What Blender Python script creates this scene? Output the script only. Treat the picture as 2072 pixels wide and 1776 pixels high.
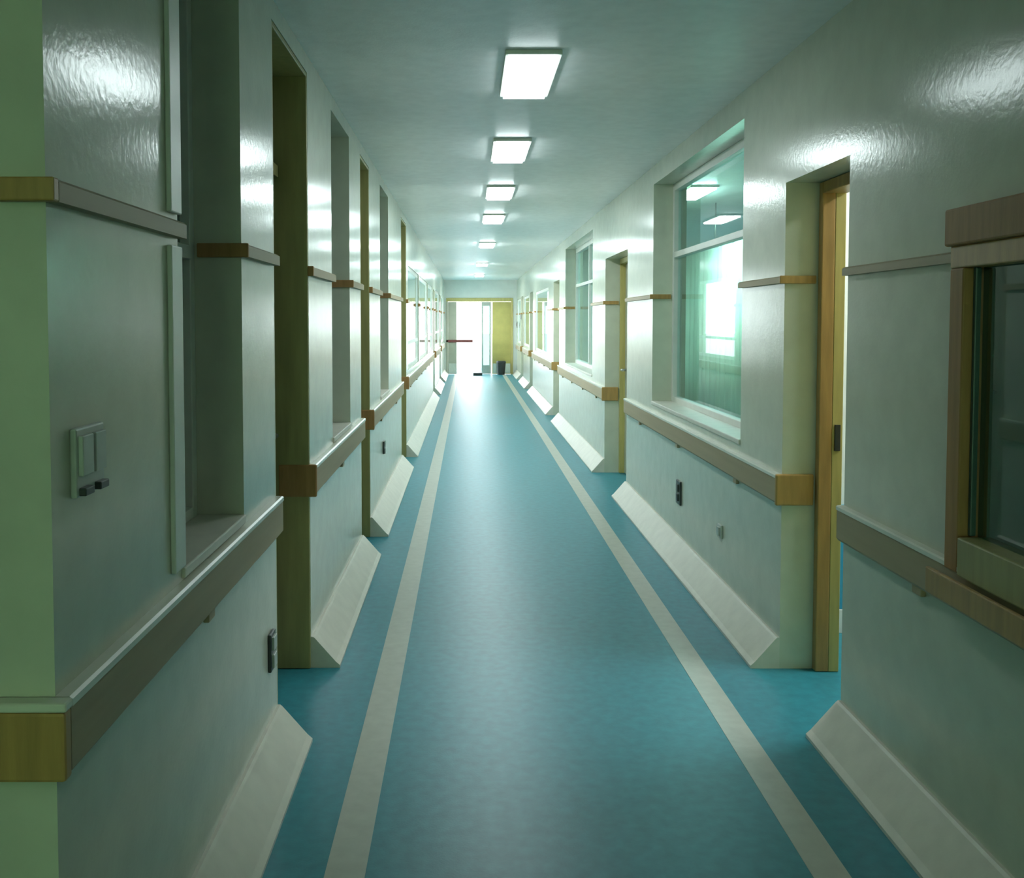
import bpy, bmesh, math, random
from mathutils import Vector, Matrix

for o in list(bpy.data.objects):
    bpy.data.objects.remove(o, do_unlink=True)
scene = bpy.context.scene
COL = scene.collection

# ------------------------------------------------------------------ camera
EYE = 1.5
FPX = 2000.0                      # focal length in pixels of a 2072 px wide frame
PITCH = math.radians(2.6)
VPX, VPY = 948.0, 648.0           # vanishing point of the corridor
cam_d = bpy.data.cameras.new('camera')
cam = bpy.data.objects.new('camera', cam_d)
COL.objects.link(cam)
cam.location = (0, 0, EYE)
cam.rotation_euler = (math.pi / 2 - PITCH, 0, 0)
cam_d.sensor_fit = 'HORIZONTAL'
cam_d.sensor_width = 36
cam_d.lens = FPX / 2072 * 36
cam_d.shift_x = (1036 - VPX) / 2072
cam_d.shift_y = -(888 - (VPY + FPX * math.tan(PITCH))) / 2072
cam_d.clip_start = 0.02
cam_d.clip_end = 500
scene.camera = cam

# ------------------------------------------------------------------ world and exposure
world = bpy.data.worlds.new('overcast_sky')
scene.world = world
world.use_nodes = True
bg = world.node_tree.nodes['Background']
bg.inputs['Color'].default_value = (0.93, 0.97, 1.0, 1)
bg.inputs['Strength'].default_value = 7.5
vs = scene.view_settings
vs.view_transform = 'Standard'
vs.look = 'None'
vs.exposure = 0.36
vs.gamma = 1
vs.use_curve_mapping = False

LAMP_COL = (0.86, 1.0, 1.0)
LAMP_L = (12.0, 22.0, 36.0, 44.0, 50.0, 50.0, 50.0)   # radiance of the corridor light panels, near to far
LOBBY_FILL_L = 1.0  # unseen lobby panel added to light the wall face at far left
ROW_FILL_L = 7.0  # unseen panel added behind the viewer to light the near left wall
WARD_L = 70.0

# ------------------------------------------------------------------ materials
MATS = {}
def mat(name, col, rough=0.5, spec=0.5, var=0.08, scale=6.0, bump=0.0, metal=0.0, coat=0.0, stretch=(1, 1, 1)):
    if name in MATS:
        return MATS[name]
    m = bpy.data.materials.new(name)
    m.use_nodes = True
    nt = m.node_tree
    b = nt.nodes['Principled BSDF']
    tc = nt.nodes.new('ShaderNodeTexCoord')
    mp = nt.nodes.new('ShaderNodeMapping')
    mp.inputs['Scale'].default_value = stretch
    nz = nt.nodes.new('ShaderNodeTexNoise')
    nz.inputs['Scale'].default_value = scale
    nz.inputs['Detail'].default_value = 5
    rp = nt.nodes.new('ShaderNodeValToRGB')
    rp.color_ramp.elements[0].position = 0.3
    rp.color_ramp.elements[1].position = 0.7
    rp.color_ramp.elements[0].color = tuple(max(0, c * (1 - var)) for c in col) + (1,)
    rp.color_ramp.elements[1].color = tuple(min(1, c * (1 + var)) for c in col) + (1,)
    nt.links.new(tc.outputs['Object'], mp.inputs['Vector'])
    nt.links.new(mp.outputs['Vector'], nz.inputs['Vector'])
    nt.links.new(nz.outputs['Fac'], rp.inputs['Fac'])
    nt.links.new(rp.outputs['Color'], b.inputs['Base Color'])
    b.inputs['Roughness'].default_value = rough
    b.inputs['Specular IOR Level'].default_value = spec
    b.inputs['Metallic'].default_value = metal
    b.inputs['Coat Weight'].default_value = coat
    b.inputs['Coat Roughness'].default_value = 0.15
    if bump:
        bp = nt.nodes.new('ShaderNodeBump')
        bp.inputs['Strength'].default_value = bump
        bp.inputs['Distance'].default_value = 0.004
        n2 = nt.nodes.new('ShaderNodeTexNoise')
        n2.inputs['Scale'].default_value = scale * 6
        n2.inputs['Detail'].default_value = 3
        nt.links.new(mp.outputs['Vector'], n2.inputs['Vector'])
        nt.links.new(n2.outputs['Fac'], bp.inputs['Height'])
        nt.links.new(bp.outputs['Normal'], b.inputs['Normal'])
    MATS[name] = m
    return m

def emit_mat(name, col, strength):
    m = bpy.data.materials.new(name)
    m.use_nodes = True
    nt = m.node_tree
    nt.nodes.clear()
    o = nt.nodes.new('ShaderNodeOutputMaterial')
    e = nt.nodes.new('ShaderNodeEmission')
    e.inputs['Color'].default_value = tuple(col) + (1,)
    e.inputs['Strength'].default_value = strength
    nt.links.new(e.outputs[0], o.inputs['Surface'])
    return m

def glass_mat(name, tint, refl=1.5, rough=0.02):
    m = bpy.data.materials.new(name)
    m.use_nodes = True
    nt = m.node_tree
    nt.nodes.clear()
    o = nt.nodes.new('ShaderNodeOutputMaterial')
    t = nt.nodes.new('ShaderNodeBsdfTransparent')
    t.inputs['Color'].default_value = tuple(tint) + (1,)
    g = nt.nodes.new('ShaderNodeBsdfGlossy')
    g.inputs['Roughness'].default_value = rough
    g.inputs['Color'].default_value = (0.95, 1, 1, 1)
    f = nt.nodes.new('ShaderNodeFresnel')
    f.inputs['IOR'].default_value = refl
    mx = nt.nodes.new('ShaderNodeMixShader')
    ge = nt.nodes.new('ShaderNodeNewGeometry')      # reflect on the outer faces only; the inner faces of the sheet just pass light
    ml = nt.nodes.new('ShaderNodeMath'); ml.operation = 'SUBTRACT'; ml.use_clamp = True
    nt.links.new(f.outputs[0], ml.inputs[0])
    nt.links.new(ge.outputs['Backfacing'], ml.inputs[1])
    nt.links.new(ml.outputs[0], mx.inputs[0])
    nt.links.new(t.outputs[0], mx.inputs[1])
    nt.links.new(g.outputs[0], mx.inputs[2])
    nt.links.new(mx.outputs[0], o.inputs['Surface'])
    return m

WALL = mat('wall_paint', (0.60, 0.62, 0.51), rough=0.18, spec=0.36, var=0.05, scale=9, bump=0.12)
WALLW = mat('white_wall_paint', (0.80, 0.82, 0.78), rough=0.45, var=0.03, scale=7, bump=0.1)
CEIL = mat('ceiling_paint', (0.90, 0.90, 0.90), rough=0.4, spec=0.9, var=0.05, scale=14, bump=0.2)
FLOOR = mat('teal_linoleum', (0.032, 0.24, 0.30), rough=0.38, spec=0.36, var=0.12, scale=22, bump=0.08)
STRIPE = mat('pale_linoleum', (0.46, 0.48, 0.42), rough=0.35, var=0.07, scale=18)
SKIRT = mat('beige_skirting', (0.66, 0.63, 0.55), rough=0.38, var=0.06, scale=12, bump=0.08)
RAIL = mat('rail_laminate', (0.40, 0.32, 0.20), rough=0.5, spec=0.3, var=0.06, scale=5, coat=0.0, stretch=(1, 0.3, 6))
RAILTOP = mat('rail_cap', (0.74, 0.74, 0.64), rough=0.25, var=0.04, scale=8)
ORANGE = mat('orange_wood', (0.44, 0.26, 0.085), rough=0.4, var=0.14, scale=7, stretch=(6, 6, 0.6), bump=0.08)
BROWN = mat('brown_wood', (0.38, 0.21, 0.085), rough=0.55, spec=0.2, var=0.14, scale=7, stretch=(6, 6, 0.6), bump=0.08)
YELLOW = mat('yellow_wood', (0.55, 0.46, 0.16), rough=0.4, var=0.1, scale=7, stretch=(6, 6, 0.6))
OLIVE = mat('olive_wood', (0.33, 0.30, 0.12), rough=0.42, var=0.12, scale=6, stretch=(5, 5, 0.6), bump=0.08)
WHITEF = mat('white_frame', (0.74, 0.76, 0.70), rough=0.35, var=0.04, scale=10)
DARKF = mat('dark_frame', (0.05, 0.09, 0.08), rough=0.4, var=0.1, scale=10)
DARK = mat('dark_plastic', (0.03, 0.035, 0.035), rough=0.4, var=0.1, scale=30)
GREYP = mat('grey_plastic', (0.46, 0.50, 0.46), rough=0.35, var=0.05, scale=30)
STEEL = mat('brushed_steel', (0.55, 0.56, 0.55), rough=0.3, var=0.05, scale=40, metal=1.0)
LEAF = mat('door_leaf_laminate', (0.50, 0.50, 0.40), rough=0.4, var=0.05, scale=5)
BLUE = mat('blue_panel', (0.05, 0.33, 0.50), rough=0.4, var=0.06, scale=9)
REDBAR = mat('dark_red_metal', (0.16, 0.035, 0.03), rough=0.4, var=0.1, scale=20)
CURT = mat('pale_green_cloth', (0.55, 0.70, 0.60), rough=0.85, var=0.1, scale=5, stretch=(4, 4, 0.4))
ENDGREY = mat('grey_olive_leaf', (0.42, 0.42, 0.33), rough=0.45, var=0.06, scale=6)
ENDYEL = mat('yellow_olive_leaf', (0.50, 0.43, 0.13), rough=0.45, var=0.1, scale=4)
GROUND = mat('pale_concrete', (0.45, 0.45, 0.43), rough=0.9, var=0.1, scale=2)
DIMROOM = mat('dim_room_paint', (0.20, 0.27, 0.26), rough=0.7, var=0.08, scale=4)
LAMPS = [emit_mat('lamp_panel', LAMP_COL, l) for l in LAMP_L]
FILL_WARD = emit_mat('ward_cool_fill_panel', (0.72, 1.0, 0.98), 60.0)  # added panels that brighten the ward seen through the right glass
FILL_ROW = emit_mat('row_fill_panel', (0.86, 1.0, 0.84), ROW_FILL_L)
FILL_OFFICE = emit_mat('office_fill_panel', (0.75, 1.0, 0.95), 8.0)  # added panel that lifts the dark room behind the near right glass
FILL_LOBBY = emit_mat('lobby_fill_panel', (0.80, 1.0, 0.68), LOBBY_FILL_L)
LAMPWARD = emit_mat('ward_lamp_panel', (0.92, 1.0, 0.97), WARD_L)
GLASS = glass_mat('clear_glass', (0.93, 0.98, 0.97), 1.5)
FILL_GLASS = glass_mat('green_fill_glass', (0.66, 0.86, 0.62), 1.5)  # tint turns the added lobby window's fill light green
GLASSD = glass_mat('dark_glass', (0.45, 0.62, 0.60), 1.5)
GLASSR = glass_mat('reflecting_glass', (0.80, 0.95, 0.93), 1.5)

# ------------------------------------------------------------------ helpers
def link(name, me, m, parent=None):
    o = bpy.data.objects.new(name, me)
    if m: me.materials.append(m)
    COL.objects.link(o)
    if parent is not None: o.parent = parent
    return o

def tag(o, label, cat, group=None, kind=None):
    o['label'] = label
    o['category'] = cat
    if group: o['group'] = group
    if kind: o['kind'] = kind
    return o

def thing(name, loc, label, cat, group=None, kind=None):
    o = bpy.data.objects.new(name, None)
    o.empty_display_size = 0.1
    COL.objects.link(o)
    o.location = loc
    return tag(o, label, cat, group, kind)

def bm_box(bm, x0, x1, y0, y1, z0, z1):
    x0, x1 = min(x0, x1), max(x0, x1)
    vs_ = [bm.verts.new(p) for p in ((x0, y0, z0), (x1, y0, z0), (x1, y1, z0), (x0, y1, z0),
                                     (x0, y0, z1), (x1, y0, z1), (x1, y1, z1), (x0, y1, z1))]
    for f in ((0, 3, 2, 1), (4, 5, 6, 7), (0, 1, 5, 4), (1, 2, 6, 5), (2, 3, 7, 6), (3, 0, 4, 7)):
        bm.faces.new([vs_[i] for i in f])

def bevel_bm(bm, w, seg=2):
    if w > 0:
        bmesh.ops.bevel(bm, geom=list(bm.edges), offset=w, segments=seg, affect='EDGES', profile=0.5)

def finish(name, bm, m, parent=None, smooth=False):
    """world-space bmesh -> object; under a parent empty the mesh is moved into its frame"""
    bmesh.ops.recalc_face_normals(bm, faces=bm.faces)
    if parent is not None:
        off = Vector(parent.location)
        q = parent.parent
        while q is not None:
            off += Vector(q.location); q = q.parent
        bmesh.ops.translate(bm, verts=bm.verts, vec=-off)
    me = bpy.data.meshes.new(name)
    bm.to_mesh(me); bm.free()
    if smooth:
        for p in me.polygons: p.use_smooth = True
    return link(name, me, m, parent)

def box(name, x0, x1, y0, y1, z0, z1, m, parent=None, bev=0.003):
    bm = bmesh.new()
    bm_box(bm, x0, x1, y0, y1, z0, z1)
    w = min(bev, 0.3 * min(abs(x1 - x0), abs(y1 - y0), abs(z1 - z0)))
    bevel_bm(bm, w)
    return finish(name, bm, m, parent)

def prism(name, profile, axis, a0, a1, m, parent=None, bev=0.0, smooth=False):
    """profile: list of (u, z); axis 'y' -> u is x, axis 'x' -> u is y"""
    bm = bmesh.new()
    def P(u, z, a): return (u, a, z) if axis == 'y' else (a, u, z)
    A = [bm.verts.new(P(u, z, a0)) for u, z in profile]
    B = [bm.verts.new(P(u, z, a1)) for u, z in profile]
    n = len(profile)
    bm.faces.new(A); bm.faces.new(B[::-1])
    for i in range(n):
        bm.faces.new((A[i], A[(i + 1) % n], B[(i + 1) % n], B[i]))
    bevel_bm(bm, bev)
    return finish(name, bm, m, parent, smooth)

def cyl(name, p0, p1, r, m, parent=None, n=14):
    p0, p1 = Vector(p0), Vector(p1)
    d = p1 - p0
    bm = bmesh.new()
    bmesh.ops.create_cone(bm, cap_ends=True, segments=n, radius1=r, radius2=r, depth=d.length)
    rot = d.to_track_quat('Z', 'Y').to_matrix().to_4x4()
    bmesh.ops.transform(bm, matrix=Matrix.Translation((p0 + p1) / 2) @ rot, verts=bm.verts)
    o = finish(name, bm, m, parent)
    for p in o.data.polygons:
        if len(p.vertices) == 4: p.use_smooth = True
    return o

def cell_wall(name, axis, s0, s1, a0, a1, z0, z1, openings, m, label):
    """solid wall s0..s1 thick, running a0..a1 along axis, with rectangular holes; one closed mesh"""
    aa = sorted(set([a0, a1] + [v for o in openings for v in o[:2] if a0 < v < a1]))
    zz = sorted(set([z0, z1] + [v for o in openings for v in o[2:] if z0 < v < z1]))
    def solid(i, j):
        if i < 0 or j < 0 or i >= len(aa) - 1 or j >= len(zz) - 1: return False
        ca, cz = (aa[i] + aa[i + 1]) / 2, (zz[j] + zz[j + 1]) / 2
        return not any(o[0] < ca < o[1] and o[2] < cz < o[3] for o in openings)
    bm = bmesh.new()
    def P(s, a, z): return bm.verts.new((s, a, z) if axis == 'y' else (a, s, z))
    def quad(*pts): bm.faces.new([P(*p) for p in pts])
    for i in range(len(aa) - 1):
        for j in range(len(zz) - 1):
            if not solid(i, j): continue
            A0, A1, Z0, Z1 = aa[i], aa[i + 1], zz[j], zz[j + 1]
            for s in (s0, s1): quad((s, A0, Z0), (s, A1, Z0), (s, A1, Z1), (s, A0, Z1))
            if not solid(i - 1, j): quad((s0, A0, Z0), (s1, A0, Z0), (s1, A0, Z1), (s0, A0, Z1))
            if not solid(i + 1, j): quad((s0, A1, Z0), (s1, A1, Z0), (s1, A1, Z1), (s0, A1, Z1))
            if not solid(i, j - 1): quad((s0, A0, Z0), (s1, A0, Z0), (s1, A1, Z0), (s0, A1, Z0))
            if not solid(i, j + 1): quad((s0, A0, Z1), (s1, A0, Z1), (s1, A1, Z1), (s0, A1, Z1))
    bmesh.ops.remove_doubles(bm, verts=bm.verts, dist=1e-5)
    o = finish(name, bm, m)
    return tag(o, label, 'wall', kind='structure')

# ------------------------------------------------------------------ dimensions
XL, XR = -0.68, 1.34              # corridor wall faces
TH = 0.24                         # wall thickness
H = 2.615                         # ceiling
YEND = 27.5
REV = 0.14                        # reveal depth in front of frames
CORNER = 1.60                     # near end of the left corridor wall

# (y0, y1, z0, z1)
L_WIN = [(2.32, 2.97, 0.90, 2.54), (4.93, 5.67, 0.90, 2.54), (7.62, 8.40, 0.90, 2.54)]
L_DOOR = [(3.46, 4.21, 0.0, 2.54), (6.24, 6.80, 0.0, 2.54), (10.0, 10.8, 0.0, 2.54), (19.0, 19.9, 0.0, 2.1), (23.2, 24.1, 0, 2.1)]
L_DAY = [(11.1, 13.5, 0.94, 2.12), (13.75, 16.4, 0.94, 2.12), (16.65, 18.7, .94, 2.12), (20.2, 22.9, .94, 2.12), (24.4, 27.1, .94, 2.12)]  # last three are added to bring more daylight to the far end
R_NEAR = (1.39, 2.70, 0.82, 1.77)
R_WIN = [(4.85, 7.20, 0.90, 2.48), (10.7, 13.7, 0.90, 2.48)]
R_DOOR = [(3.50, 4.20, 0, 2.08), (8.35, 9.70, 0, 2.10), (14.6, 15.6, 0, 2.1), (20.6, 21.6, 0, 2.1), (24.2, 25.1, 0, 2.1)]
FILL_WIN = (-2.9, 1.1, 0.45, 2.5)      # unseen window added behind the viewer for frontal light, x0 x1 z0 z1
R_DAY = [(16.6, 19.8, 0.90, 2.06), (21.9, 23.9, .90, 2.06), (25.4, 27.1, .90, 2.06)]  # all but the first are added to brighten the far walls

# ------------------------------------------------------------------ structure
fl = box('floor', -3.4, 6.0, -10.4, 31.0, -0.12, 0.0, FLOOR, bev=0)
tag(fl, 'glossy teal linoleum floor running the length of the corridor', 'floor', kind='structure')
for x0, x1 in ((-0.39, -0.28), (0.93, 1.032)):
    box('stripe', x0, x1, -9.9, YEND - 0.1, 0.0, 0.0015, STRIPE, fl, bev=0)
ce = box('ceiling', -3.4, 6.0, -10.4, YEND + 0.3, H, H + 0.15, CEIL, bev=0)
tag(ce, 'plain pale ceiling above the corridor with a row of light panels', 'ceiling', kind='structure')

cell_wall('wall_left', 'y', XL, XL - TH, CORNER, YEND, 0, H, L_WIN + L_DOOR + L_DAY, WALL,
          'glossy pale green-grey corridor wall on the left with tall window and door recesses')
cell_wall('wall_right', 'y', XR, XR + TH, -10.0, YEND, 0, H, [R_NEAR] + R_WIN + R_DOOR + R_DAY, WALL,
          'glossy pale green-grey corridor wall on the right with wooden framed window')
cell_wall('wall_front_left', 'x', CORNER, CORNER + TH, -3.2, XL - TH, 0, H, [], WALL,
          'green-grey wall face turned to the viewer at the far left edge')
cell_wall('wall_back', 'x', -10.0, -10.2, -3.4, XR + TH, 0, H, [FILL_WIN], WALL, 'lobby wall with an added wide fill window behind the viewer')
cell_wall('wall_lobby_left', 'y', -3.2, -3.4, -10.0, CORNER + TH, 0, H, [], WALL, 'plain lobby wall left of the viewer')
END_OPEN = (-0.62, 1.235, 0, 2.10)
cell_wall('wall_end', 'x', YEND, YEND + 0.2, XL - TH, XR + TH, 0, H, [END_OPEN], WALLW,
          'white wall closing the far end of the corridor above the double doors')

# side rooms behind the walls
XLB, XRB = XL - TH, XR + TH
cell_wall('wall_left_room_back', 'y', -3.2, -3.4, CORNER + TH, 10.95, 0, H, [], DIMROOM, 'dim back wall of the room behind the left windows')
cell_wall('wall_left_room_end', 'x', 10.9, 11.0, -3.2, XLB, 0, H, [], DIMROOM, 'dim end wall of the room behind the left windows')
cell_wall('wall_right_room_back', 'y', 5.0, 5.2, -2.0, 15.9, 0, H, [], WALLW, 'white back wall of the rooms behind the right wall')
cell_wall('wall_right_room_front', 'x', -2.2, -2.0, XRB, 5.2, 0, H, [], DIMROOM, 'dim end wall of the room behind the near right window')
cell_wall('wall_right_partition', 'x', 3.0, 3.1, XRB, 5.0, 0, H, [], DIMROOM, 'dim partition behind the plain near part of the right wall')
pw = cell_wall('wall_bright_room', 'x', 4.70, 4.695 + 0.1, XRB, 5.0, 0, H, [], WALLW, 'bright white room wall glimpsed through the open right doorway')
box('dado_panel', XRB + 0.01, 4.9, 4.685, 4.70, 0.115, 0.62, BLUE, pw)
box('skirting', XRB + 0.01, 4.9, 4.68, 4.70, 0.0, 0.115, WHITEF, pw)
cell_wall('wall_right_room_end', 'x', 15.8, 15.9, XRB, 5.0, 0, H, [], WALLW, 'white end wall of the ward behind the right windows')
gr = box('ground', -60, 60, -40, 120, -0.5, -0.13, GROUND, bev=0)
tag(gr, 'pale concrete ground outside the daylight windows', 'ground', kind='structure')

# ------------------------------------------------------------------ sloped skirting
def skirting(side, y0, y1, label):
    X = XL if side == 'left' else XR
    s = 1 if side == 'left' else -1
    prof = [(X, 0), (X + s * .124, 0), (X + s * .124, .012), (X + s * .106, .028), (X + s * .018, .128), (X + s * .010, .135), (X, .135)]
    o = prism('baseboard_' + side, prof, 'y', y0, y1, SKIRT)
    tag(o, label, 'baseboard', kind='structure')
segL = [(CORNER, 3.46), (4.21, 6.24), (6.80, 10.0), (10.8, 19.0), (19.9, 23.2), (24.1, YEND)]
segR = [(-10.0, 3.50), (4.20, 8.35), (9.70, 14.6), (15.6, 20.6), (21.6, 24.2), (25.1, YEND)]
nearness = ['nearest', 'second nearest', 'third nearest', 'fourth nearest', 'fifth nearest', 'farthest']
for i, (a, b) in enumerate(segL):
    skirting('left', a, b, f'sloped beige skirting along the left wall, {nearness[i]} length')
for i, (a, b) in enumerate(segR):
    skirting('right', a, b, f'sloped beige skirting along the right wall, {nearness[i]} length')

# ------------------------------------------------------------------ handrails (crash rails)
HZ = {'left': (0.75, 0.882), 'right': (0.715, 0.842)}
HD = 0.026
def handrail(side, y0, y1, label, far_return=True, wrap=False, near_end=True, plain_far=False):
    X = XL if side == 'left' else XR
    s = 1 if side == 'left' else -1
    HZ0, HZ1 = HZ[side]
    t = thing('handrail', (X, (y0 + y1) / 2, HZ0), label, 'handrail', 'handrails along the corridor walls')
    yn = y0
    prof = [(X, HZ0), (X + s * .018, HZ0), (X + s * HD, HZ0 + .01), (X + s * HD, HZ1 - .016), (X, HZ1 - .016)]
    prism('board', prof, 'y', yn, y1, RAIL, t)
    profc = [(X, HZ1 - .016), (X + s * (HD + .003), HZ1 - .016), (X + s * (HD + .003), HZ1 - .004), (X + s * (HD - .003), HZ1), (X, HZ1)]
    prism('top_cap', profc, 'y', yn, y1, RAILTOP, t)
    if wrap:
        box('end_board', -3.1, X + HD + .001, y0 - HD - .004, y0, HZ0, HZ1 - .016, ORANGE, t, bev=.006)  # stronger wood colour stands in for the boards' grazing sheen missing here
        box('end_cap', -3.1, X + HD + .004, y0 - HD - .006, y0, HZ1 - .016, HZ1, RAILTOP, t, bev=.004)
    elif near_end:
        # return of the rail around the jamb into the recess, facing the viewer; stronger colour stands in for the lacking sheen
        box('end_board', X + s * (HD + .006), X - s * (REV - .01), y0 - .022, y0 + .0, HZ0 - .004, HZ1 + .003,
            ORANGE if side == 'right' else BROWN, t, bev=.006)
    for k in range(max(1, int((y1 - y0) / 1.2))):
        yb = y0 + (k + .5) * (y1 - y0) / max(1, int((y1 - y0) / 1.2))
        box('bracket', X, X + s * .016, yb - .03, yb + .03, HZ0 - .025, HZ0, RAIL, t)
LR = ['with brown front end wrapping the near left corner', 'starting at the nearest left doorway', 'starting at the second left doorway',
      'starting at the third left doorway under the daylight windows', 'starting at the fourth left doorway', 'ending at the far double doors']
RRn = ['below the wooden framed window', 'starting at the open doorway with an orange end', 'starting at the second right doorway with yellow jamb',
      'under the bright daylight window', 'starting at the dark framed right doorway', 'ending at the far double doors']
for i, (a, b) in enumerate(segL):
    handrail('left', a, b, 'beige handrail on the left wall ' + LR[i], wrap=(i == 0))
handrail('right', -9.9, 3.50, 'olive handrail board on the right wall ' + RRn[0], near_end=False)
for i, (a, b) in enumerate(segR):
    if i: handrail('right', a, b, 'beige handrail on the right wall ' + RRn[i])

# ------------------------------------------------------------------ upper wall rails
tn = [0]
def upper_rail(side, y0, y1, z0, z1, label, ret=True, wrap=False):
    tn[0] += 1
    X = XL if side == 'left' else XR
    s = 1 if side == 'left' else -1
    t = thing(f'trim_{tn[0]}', (X, y0, z0), label, 'wall rail', 'upper wall rails', 'structure')
    d = .022
    prism('strip', [(X, z0), (X + s * d, z0), (X + s * d, z1 - .006), (X + s * (d - .008), z1), (X, z1)], 'y', y0, y1, RAIL, t)
    if wrap:
        box('return_strip', -3.1, X + d, y0 - d, y0, z0, z1, ORANGE, t)  # front face coloured stronger in place of the lost grazing sheen
    elif ret:
        box('return_strip', X + s * (d + .002), X - s * (REV - .01), y0 - .014, y0, z0 - .002, z1 + .002, ORANGE if side == 'right' else BROWN, t)  # end coloured apart from the strip to stand in for sheen
UL0, UL1, UR0, UR1 = 1.69, 1.728, 1.657, 1.687
def gaps(breaks, lo, hi):
    out, c = [], lo
    for a, b in sorted(breaks):
        if a > c: out.append((c, a))
        c = max(c, b)
    if c < hi: out.append((c, hi))
    return out
ord_ = ['nearest', 'second', 'third', 'fourth', 'fifth', 'sixth', 'seventh', 'eighth', 'ninth', 'tenth', 'eleventh', 'twelfth', 'thirteenth', 'fourteenth', 'fifteenth']
gl = gaps([o[:2] for o in L_WIN + L_DOOR + L_DAY], CORNER, YEND)
for i, (a, b) in enumerate(gl):
    upper_rail('left', a, b, UL0, UL1, f'narrow wooden rail at head height on the left wall, {ord_[i]} piece along', wrap=(i == 0))
gr_ = gaps([R_NEAR[:2]] + [o[:2] for o in R_WIN + R_DOOR + R_DAY], -10.0, YEND)
for i, (a, b) in enumerate(gr_):
    upper_rail('right', a, b, UR0, UR1, f'narrow wooden rail at head height on the right wall, {ord_[i]} piece along', ret=(i > 1))

# ------------------------------------------------------------------ windows
wn = [0]
def window(side, op, label, frame_m, glass_m, fw=.05, mull=(), trans=None, sill=True, depth=.05, rev=REV):
    wn[0] += 1
    y0, y1, z0, z1 = op
    X = XL if side == 'left' else XR
    s = -1 if side == 'left' else 1          # into the wall
    t = thing(f'window_{wn[0]}', (X + s * rev, (y0 + y1) / 2, z0), label, 'window', None, 'structure')
    xa, xb = X + s * rev, X + s * (rev + depth)
    box('frame_stile', xa, xb, y0, y0 + fw, z0, z1, frame_m, t)
    box('frame_stile', xa, xb, y1 - fw, y1, z0, z1, frame_m, t)
    box('frame_head', xa, xb, y0 + fw, y1 - fw, z1 - fw, z1, frame_m, t)
    box('frame_bottom', xa, xb, y0 + fw, y1 - fw, z0, z0 + fw, frame_m, t)
    for m_ in mull:
        ym = y0 + (y1 - y0) * m_
        box('mullion', xa, xb, ym - .02, ym + .02, z0 + fw, z1 - fw, frame_m, t)
    ys = [y0 + fw] + [y0 + (y1 - y0) * m_ for m_ in mull] + [y1 - fw]
    zs = [z0 + fw, z1 - fw] if trans is None else [z0 + fw, trans, z1 - fw]
    if trans is not None:
        box('transom', xa - s * .004, xb, y0 + fw, y1 - fw, trans - .02, trans + .02, frame_m, t)
    xm = X + s * (rev + depth * .6)
    for i in range(len(ys) - 1):
        for j in range(len(zs) - 1):
            box('pane', xm, xm + s * .006, ys[i], ys[i + 1], zs[j], zs[j + 1], glass_m, t, bev=0)
    if sill:
        box('sill', X - s * .008, X + s * rev, y0 + .001, y1 - .001, z0 - .012, z0 + .014, SKIRT, t, bev=.004)
    return t
t = window('left', L_WIN[0], 'tall recessed window with dark glass nearest on the left wall', WHITEF, GLASSD, fw=.045, trans=1.70)
for za, zb in ((.92, 1.67), (1.745, 2.53)):
    box('architrave', XL, XL + .012, 2.235, 2.318, za, zb, WHITEF, t, bev=.003)
window('left', L_WIN[1], 'tall recessed window between the first and second left doorways', WHITEF, GLASS, fw=.045, trans=1.70)
window('left', L_WIN[2], 'tall recessed window between the second and third left doorways', WHITEF, GLASS, fw=.045, trans=1.70)
window('left', L_DAY[0], 'nearer of the two bright daylight windows far down the left wall', WHITEF, GLASS, trans=1.24, rev=.012, depth=.02, sill=False)
window('left', L_DAY[1], 'farther of the two bright daylight windows far down the left wall', WHITEF, GLASS, trans=1.24, rev=.012, depth=.02, sill=False)
window('right', R_WIN[0], 'large recessed window with shiny pale glass on the right wall', WHITEF, GLASSR, fw=.05, trans=1.97)
window('right', R_WIN[1], 'farther recessed window with pale green panes on the right wall', WHITEF, GLASSR, fw=.06, mull=(.5,), trans=1.97)
window('left', L_DAY[2], 'added daylight window just before the fourth left doorway', WHITEF, GLASS, trans=1.24, rev=.012, depth=.02, sill=False)
window('left', L_DAY[3], 'added daylight window just past the fourth left doorway', WHITEF, GLASS, trans=1.24, rev=.012, depth=.02, sill=False)
window('left', L_DAY[4], 'last, added daylight window on the left wall beside the double doors', WHITEF, GLASS, trans=1.24, rev=.012, depth=.02, sill=False)
window('right', R_DAY[0], 'widest bright daylight window glowing white far down the right wall', WHITEF, GLASS, rev=.012, depth=.02, sill=False)
window('right', R_DAY[1], 'added daylight window past the dark framed right doorway', WHITEF, GLASS, rev=.012, depth=.02, sill=False)
window('right', R_DAY[2], 'last, added daylight window on the right wall beside the double doors', WHITEF, GLASS, rev=.012, depth=.02, sill=False)

wn[0] += 1
t = thing(f'window_{wn[0]}', (-.9, -10.1, .45), 'wide window added for fill daylight in the lobby wall behind the viewer', 'window', None, 'structure')
bx0, bx1, bz0, bz1 = FILL_WIN  # unseen window, added to light surfaces that face the viewer
for a in (bx0, -1.6, -.25, bx1 - .05):
    box('frame_stile', a, a + .05, -10.13, -10.08, bz0, bz1, WHITEF, t)
for a0, a1 in ((bx0 + .05, -1.6), (-1.55, -.25), (-.2, bx1 - .05)):
    box('frame_bottom', a0, a1, -10.13, -10.08, bz0, bz0 + .05, WHITEF, t)
    box('frame_head', a0, a1, -10.13, -10.08, bz1 - .05, bz1, WHITEF, t)
    box('pane', a0, a1, -10.108, -10.102, bz0 + .05, bz1 - .05, FILL_GLASS, t, bev=0)

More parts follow.
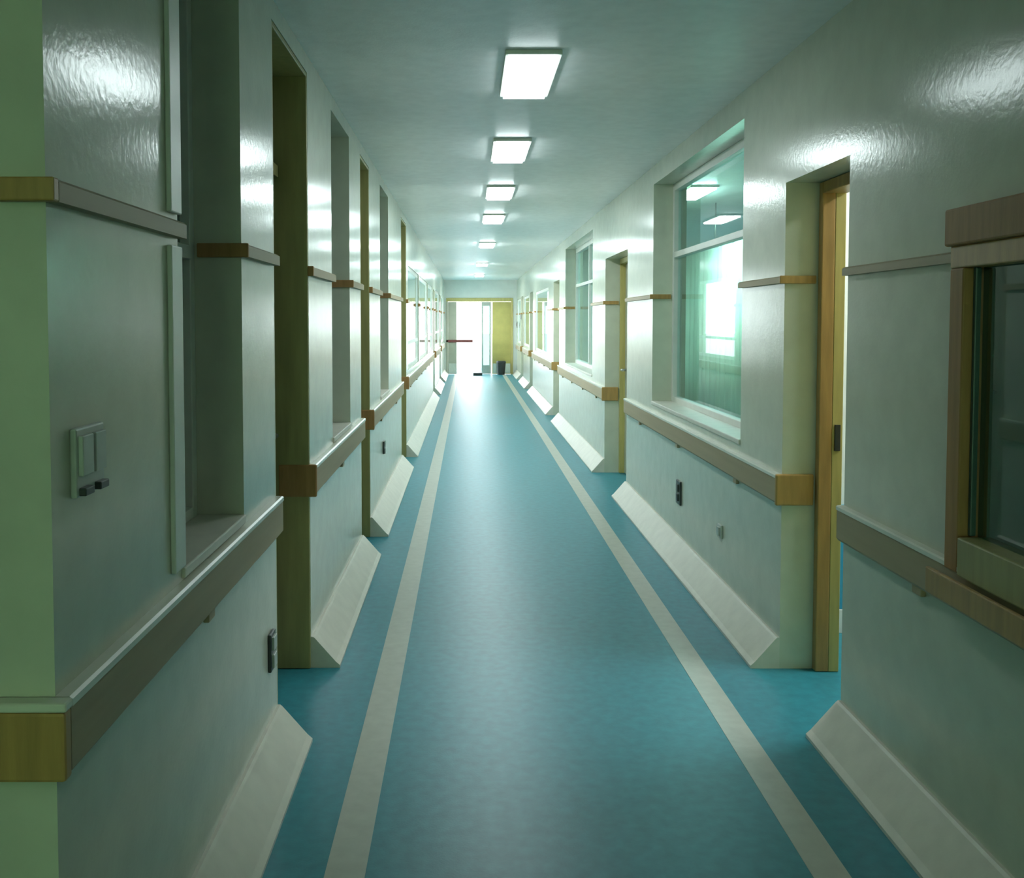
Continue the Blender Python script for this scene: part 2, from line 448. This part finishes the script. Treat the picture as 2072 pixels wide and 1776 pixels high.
# wood framed window near the viewer on the right: frame stands proud of the wall
wn[0] += 1
y0, y1, z0, z1 = R_NEAR
t = thing(f'window_{wn[0]}', (XR, (y0 + y1) / 2, z0), 'orange-brown wooden framed window with dark teal glass at the right edge', 'window', None, 'structure')
px = XR - .03
box('frame_head', px - .012, XR + .06, y0 - .02, y1 + .012, 1.70, 1.80, BROWN, t, bev=.006)
box('frame_head_lower', px, XR + .05, y0 + .001, y1 - .001, 1.64, 1.70, ORANGE, t, bev=.004)
box('frame_stile', px, XR + .05, y1 - .075, y1 - .001, z0 + .001, 1.64, BROWN, t, bev=.005)
box('frame_stile', px, XR + .05, y0 + .001, y0 + .095, z0 + .001, 1.64, BROWN, t, bev=.005)
box('frame_bottom', px - .012, XR + .05, y0 + .096, y1 - .096, z0 + .001, .925, OLIVE, t, bev=.005)
box('ledge', XR - .066, XR - .052, y0 - .02, y1 + .03, .745, z0 - .004, ORANGE, t, bev=.004)
box('bead', XR - .004, XR + .012, y1 - .09, y1 - .075, .925, 1.64, DARKF, t)
box('bead', XR - .004, XR + .012, y0 + .095, y0 + .11, .925, 1.64, DARKF, t)
box('pane', XR + .014, XR + .020, y0 + .095, y1 - .095, .925, 1.64, GLASSD, t, bev=0)

# ------------------------------------------------------------------ doors
dn = [0]
def door(side, op, label, lining, leaf_m, opened=False, strike=False, transom=None):
    dn[0] += 1
    y0, y1, z0, z1 = op
    X = XL if side == 'left' else XR
    s = -1 if side == 'left' else 1
    t = thing(f'door_{dn[0]}', (X + s * REV, (y0 + y1) / 2, 0), label, 'door', None, 'structure')
    if side == 'left' and lining is OLIVE:
        # flat wooden lining covers the whole reveal
        for (a, b) in ((y0, y0 + .018), (y1 - .018, y1)):
            box('jamb_lining', X + s * .001, X + s * TH, a + .0005, b - .0005, 0.002, z1 - .002, lining, t)
        box('head_lining', X + s * .001, X + s * TH, y0 + .018, y1 - .018, z1 - .02, z1 - .002, lining, t)
        xl = X + s * .17
    else:
        for (a, b, c) in ((y0, y0 + .045, 1), (y1 - .045, y1, -1)):
            box('jamb', X + s * REV, X + s * (REV + .055), a + .001, b - .001, 0.002, z1 - .002, lining, t, bev=.004)
            box('jamb_rebate', X + s * (REV + .055), X + s * TH, a + .001, b - .001, 0.002, z1 - .002, YELLOW if side == 'right' else lining, t, bev=.003)
        box('head', X + s * REV, X + s * TH, y0 + .045, y1 - .045, z1 - .05, z1 - .002, lining, t, bev=.004)
        xl = X + s * .19
    if strike:
        box('strike_plate', X + s * .205, X + s * .228, y1 - .052, y1 - .044, .95, 1.06, DARK, t, bev=.001)
        box('hinge', X + s * .21, X + s * .225, y0 + .044, y0 + .05, 1.6, 1.7, STEEL, t, bev=.001)
        box('hinge', X + s * .21, X + s * .225, y0 + .044, y0 + .05, .3, .4, STEEL, t, bev=.001)
    ztop = z1 - .05 if transom is None else transom
    if not opened:
        box('leaf', xl, xl + s * .04, y0 + .047, y1 - .047, .008, ztop - .004, leaf_m, t, bev=.003)
        yh = y1 - .12
        cyl('handle', Vector((xl, yh, 1.02)), Vector((xl - s * .05, yh, 1.02)), .011, STEEL, t)
        cyl('handle_lever', Vector((xl - s * .05, yh + .005, 1.02)), Vector((xl - s * .05, yh - .12, 1.02)), .010, STEEL, t)
    else:
        # leaf swung into the room about the near jamb
        box('leaf', X + s * (TH + .02), X + s * (TH + .02 + (y1 - y0) - .1), y0 + .005, y0 + .045, .008, ztop - .004, leaf_m, t, bev=.003)
    if transom is not None:
        box('transom_bar', X + s * .12, X + s * .21, y0 + .02, y1 - .02, transom, transom + .05, lining, t)
        box('transom_panel', xl, xl + s * .03, y0 + .02, y1 - .02, transom + .05, z1 - .022, leaf_m, t)
    return t
door('left', L_DOOR[0], 'tall olive wooden door recess nearest on the left wall', OLIVE, LEAF, transom=2.1)
door('left', L_DOOR[1], 'tall olive wooden door recess second along the left wall', OLIVE, LEAF, transom=2.1)
door('left', L_DOOR[2], 'tall door recess third along the left wall before the daylight windows', OLIVE, LEAF, transom=2.1)
door('left', L_DOOR[3], 'door fourth along the left wall beyond the daylight windows', BROWN, LEAF)
door('left', L_DOOR[4], 'farthest door on the left wall near the double doors', BROWN, LEAF)
door('right', R_DOOR[0], 'open doorway with orange and yellow wooden jamb on the right wall', ORANGE, YELLOW, opened=True, strike=True)
door('right', R_DOOR[1], 'doorway with yellow-green jamb second along the right wall', YELLOW, LEAF)
door('right', R_DOOR[2], 'doorway third along the right wall before the daylight window', YELLOW, LEAF)
door('right', R_DOOR[3], 'doorway with dark frame beyond the right daylight window', DARKF, LEAF)
door('right', R_DOOR[4], 'farthest door on the right wall near the double doors', BROWN, LEAF)

# ------------------------------------------------------------------ end doors
dn[0] += 1
t = thing(f'door_{dn[0]}', (.3, YEND, 0), 'double doors at the corridor end standing open to bright daylight', 'door', None, 'structure')
xa, xb, _, zt = END_OPEN
box('frame_head', xa, xb, YEND - .03, YEND + .12, zt - .08, zt + .02, YELLOW, t)
box('frame_post', xa, xa + .05, YEND - .03, YEND + .12, 0.002, zt - .08, ENDGREY, t)
box('frame_post', xb - .05, xb, YEND - .03, YEND + .12, 0.002, zt - .08, YELLOW, t)
for x0, x1, m_ in ((xa + .052, -.33, ENDGREY), (.66, xb - .052, ENDYEL)):
    lf = box('leaf', x0, x1, YEND + .02, YEND + .065, .01, zt - .085, m_, t)
    box('kick_plate', x0 + .02, x1 - .02, YEND + .014, YEND + .02, .03, .3, STEEL, t)
box('leaf_edge', .36, .41, YEND + .08, YEND + .12, .01, zt - .085, GREYP, t)
box('leaf_edge', .58, .63, YEND + .08, YEND + .12, .01, zt - .085, GREYP, t)
box('leaf_rail', .41, .58, YEND + .08, YEND + .12, .01, .25, GREYP, t)
box('leaf_rail', .41, .58, YEND + .08, YEND + .12, zt - .2, zt - .085, GREYP, t)
box('pane', .41, .58, YEND + .095, YEND + .103, .25, zt - .2, GLASSD, t, bev=0)
o = box('push_bar', -.62, .12, YEND - .03, YEND - .0, .89, .96, REDBAR, t)

# ------------------------------------------------------------------ ceiling lights
LW, LL = .20, .75
def light_panel(x, y, label, m, group):
    t = thing('ceiling_light', (x, y, H), label, 'ceiling light', group)
    w = .018
    for a0, a1, b0, b1 in ((x - LW/2 - w, x + LW/2 + w, y - LL/2 - w, y - LL/2), (x - LW/2 - w, x + LW/2 + w, y + LL/2, y + LL/2 + w),
                           (x - LW/2 - w, x - LW/2, y - LL/2, y + LL/2), (x + LW/2, x + LW/2 + w, y - LL/2, y + LL/2)):
        box('frame', a0, a1, b0, b1, H - .02, H, WHITEF, t, bev=.002)
    box('diffuser', x - LW/2, x + LW/2, y - LL/2, y + LL/2, H - .032, H - .001, m, t, bev=0)
for i, y in enumerate((4.52, 6.5, 8.6, 10.8, 14.5, 19.6, 24.4)):
    light_panel(.27, y, ['nearest and largest', 'second nearest', 'third nearest', 'fourth nearest', 'fifth nearest', 'sixth nearest', 'farthest and smallest'][i]
                + ' glowing white light panel in the ceiling row', LAMPS[i], 'corridor ceiling lights')
light_panel(-1.7, 0.2, 'added fill light panel in the lobby ceiling behind the viewer', FILL_LOBBY, 'lobby and room lights')
light_panel(.27, -.7, 'added fill light panel in line with the corridor row above and behind the viewer', FILL_ROW, 'lobby and room lights')
light_panel(3.0, 1.4, 'added light panel brightening the dim office behind the wooden framed window', FILL_OFFICE, 'lobby and room lights')
light_panel(2.6, 3.9, 'light panel in the bright room behind the open right doorway', LAMPWARD, 'lobby and room lights')
light_panel(1.95, 8.6, 'added light panel brightening the ward behind the shiny right window', FILL_WARD, 'lobby and room lights')
light_panel(2.4, 13.6, 'added light panel brightening the ward behind the farther right window', FILL_WARD, 'lobby and room lights')

# ------------------------------------------------------------------ curtains behind the right windows
def curtain(y0, y1, x, z0, z1, label):
    bm = bmesh.new()
    n = int((y1 - y0) / .018)
    rows = [z0, z0 + .5 * (z1 - z0), z1]
    grid = []
    for j, z in enumerate(rows):
        amp = .03 if j < 2 else .018
        grid.append([bm.verts.new((x + amp * math.sin(i * .62) + .008 * math.sin(i * .23), y0 + (y1 - y0) * i / n, z)) for i in range(n + 1)])
    for j in range(2):
        for i in range(n):
            bm.faces.new((grid[j][i], grid[j][i + 1], grid[j + 1][i + 1], grid[j + 1][i]))
    t = thing('curtain', (x, (y0 + y1) / 2, z0), label, 'curtain')
    o = finish('cloth', bm, CURT, t, True)
    md = o.modifiers.new('thickness', 'SOLIDIFY'); md.thickness = .003
    cyl('curtain_rod', Vector((x, y0 - .05, z1 + .015)), Vector((x, y1 + .05, z1 + .015)), .012, STEEL, t)
    for yy in (y0, (y0 + y1) / 2, y1):
        cyl('drop_rod', (x, yy, z1 + .015), (x, yy, H), .008, STEEL, t)
    for k in range(8):
        yy = y0 + (k + .5) * (y1 - y0) / 8
        box('curtain_ring', x - .016, x + .016, yy - .006, yy + .006, z1 - .01, z1 + .03, STEEL, t)
curtain(7.7, 11.2, 2.35, 0.35, 2.2, 'pale green privacy curtain hanging in the ward behind the large right window')

# ------------------------------------------------------------------ small fittings
def plate(name, side, y, z, w, h, label, cat, body, detail, det_m, group=None):
    X = XL if side == 'left' else XR
    s = 1 if side == 'left' else -1
    t = thing(name, (X, y, z), label, cat, group)
    box('plate', X, X + s * .012, y - w/2, y + w/2, z - h/2, z + h/2, body, t, bev=.004)
    for (nm, dy, dz, dw, dh) in detail:
        box(nm, X + s * .010, X + s * .020, y + dy - dw/2, y + dy + dw/2, z + dz - dh/2, z + dz + dh/2, det_m, t, bev=.002)
    return t
t = plate('light_switch', 'left', 1.74, 1.255, .13, .12, 'grey double light switch plate on the wall near the left corner', 'light switch',
      GREYP, [('rocker', -.03, .012, .05, .07), ('rocker', .03, .012, .05, .07)], GREYP)
box('shadow_strip', XL + .010, XL + .024, 1.685, 1.725, 1.198, 1.212, DARK, t, bev=.002)  # dark strips stand in for the shadow at the plate's lower edge
box('shadow_strip', XL + .010, XL + .024, 1.755, 1.795, 1.198, 1.212, DARK, t, bev=.002)
SO = [('socket_face', 0, .03, .05, .045), ('socket_face', 0, -.03, .05, .045)]
plate('wall_socket', 'left', 3.34, .37, .08, .13, 'dark wall socket low on the left wall before the first doorway', 'socket', DARK, SO, GREYP, 'wall sockets')
plate('wall_socket', 'left', 7.85, .49, .10, .10, 'small dark wall socket low on the left wall after the second doorway', 'socket', DARK, SO, GREYP, 'wall sockets')
plate('wall_socket', 'right', 6.23, .41, .12, .15, 'dark wall socket low on the right wall under the large window', 'socket', DARK, SO, DARK, 'wall sockets')
plate('wall_socket', 'right', 5.2, .385, .08, .07, 'small grey wall socket low on the right wall left of the open doorway', 'socket', GREYP, SO[:0] + [('socket_face', 0, 0, .05, .045)], GREYP, 'wall sockets')
plate('alarm_box', 'right', 27.25, 1.38, .2, .17, 'small dark box on the right wall beside the double doors', 'alarm box', DARK, [('button', 0, 0, .08, .08)], REDBAR)
plate('wall_sign', 'right', 25.25, 1.60, .22, .14, 'small dark sign on the right wall short of the last door', 'sign', DARK, [('sign_face', 0, 0, .18, .1)], GREYP)

# waste bin and floor mat at the end doors
t = thing('waste_bin', (.90, 27.28, 0), 'black waste bin standing before the right leaf of the double doors', 'bin')
bm = bmesh.new()
bmesh.ops.create_cone(bm, cap_ends=True, segments=20, radius1=.10, radius2=.13, depth=.34)
bmesh.ops.translate(bm, verts=bm.verts, vec=(.90, 27.28, .17))
finish('bucket', bm, DARK, t)
bm = bmesh.new()
bmesh.ops.create_cone(bm, cap_ends=True, segments=20, radius1=.14, radius2=.12, depth=.04)
bmesh.ops.translate(bm, verts=bm.verts, vec=(.90, 27.28, .36))
finish('lid', bm, DARK, t)
t = thing('door_stop', (.25, 26.95, 0), 'small dark teal door stop block on the floor at the bright opening', 'door stop')
prism('wedge', [(26.85, 0), (27.05, 0), (27.05, .11), (27.00, .11), (26.85, .07)], 'x', .13, .37, DARKF, t)
box('rubber_strip', .125, .375, 26.84, 26.85, 0.0, .07, DARK, t)
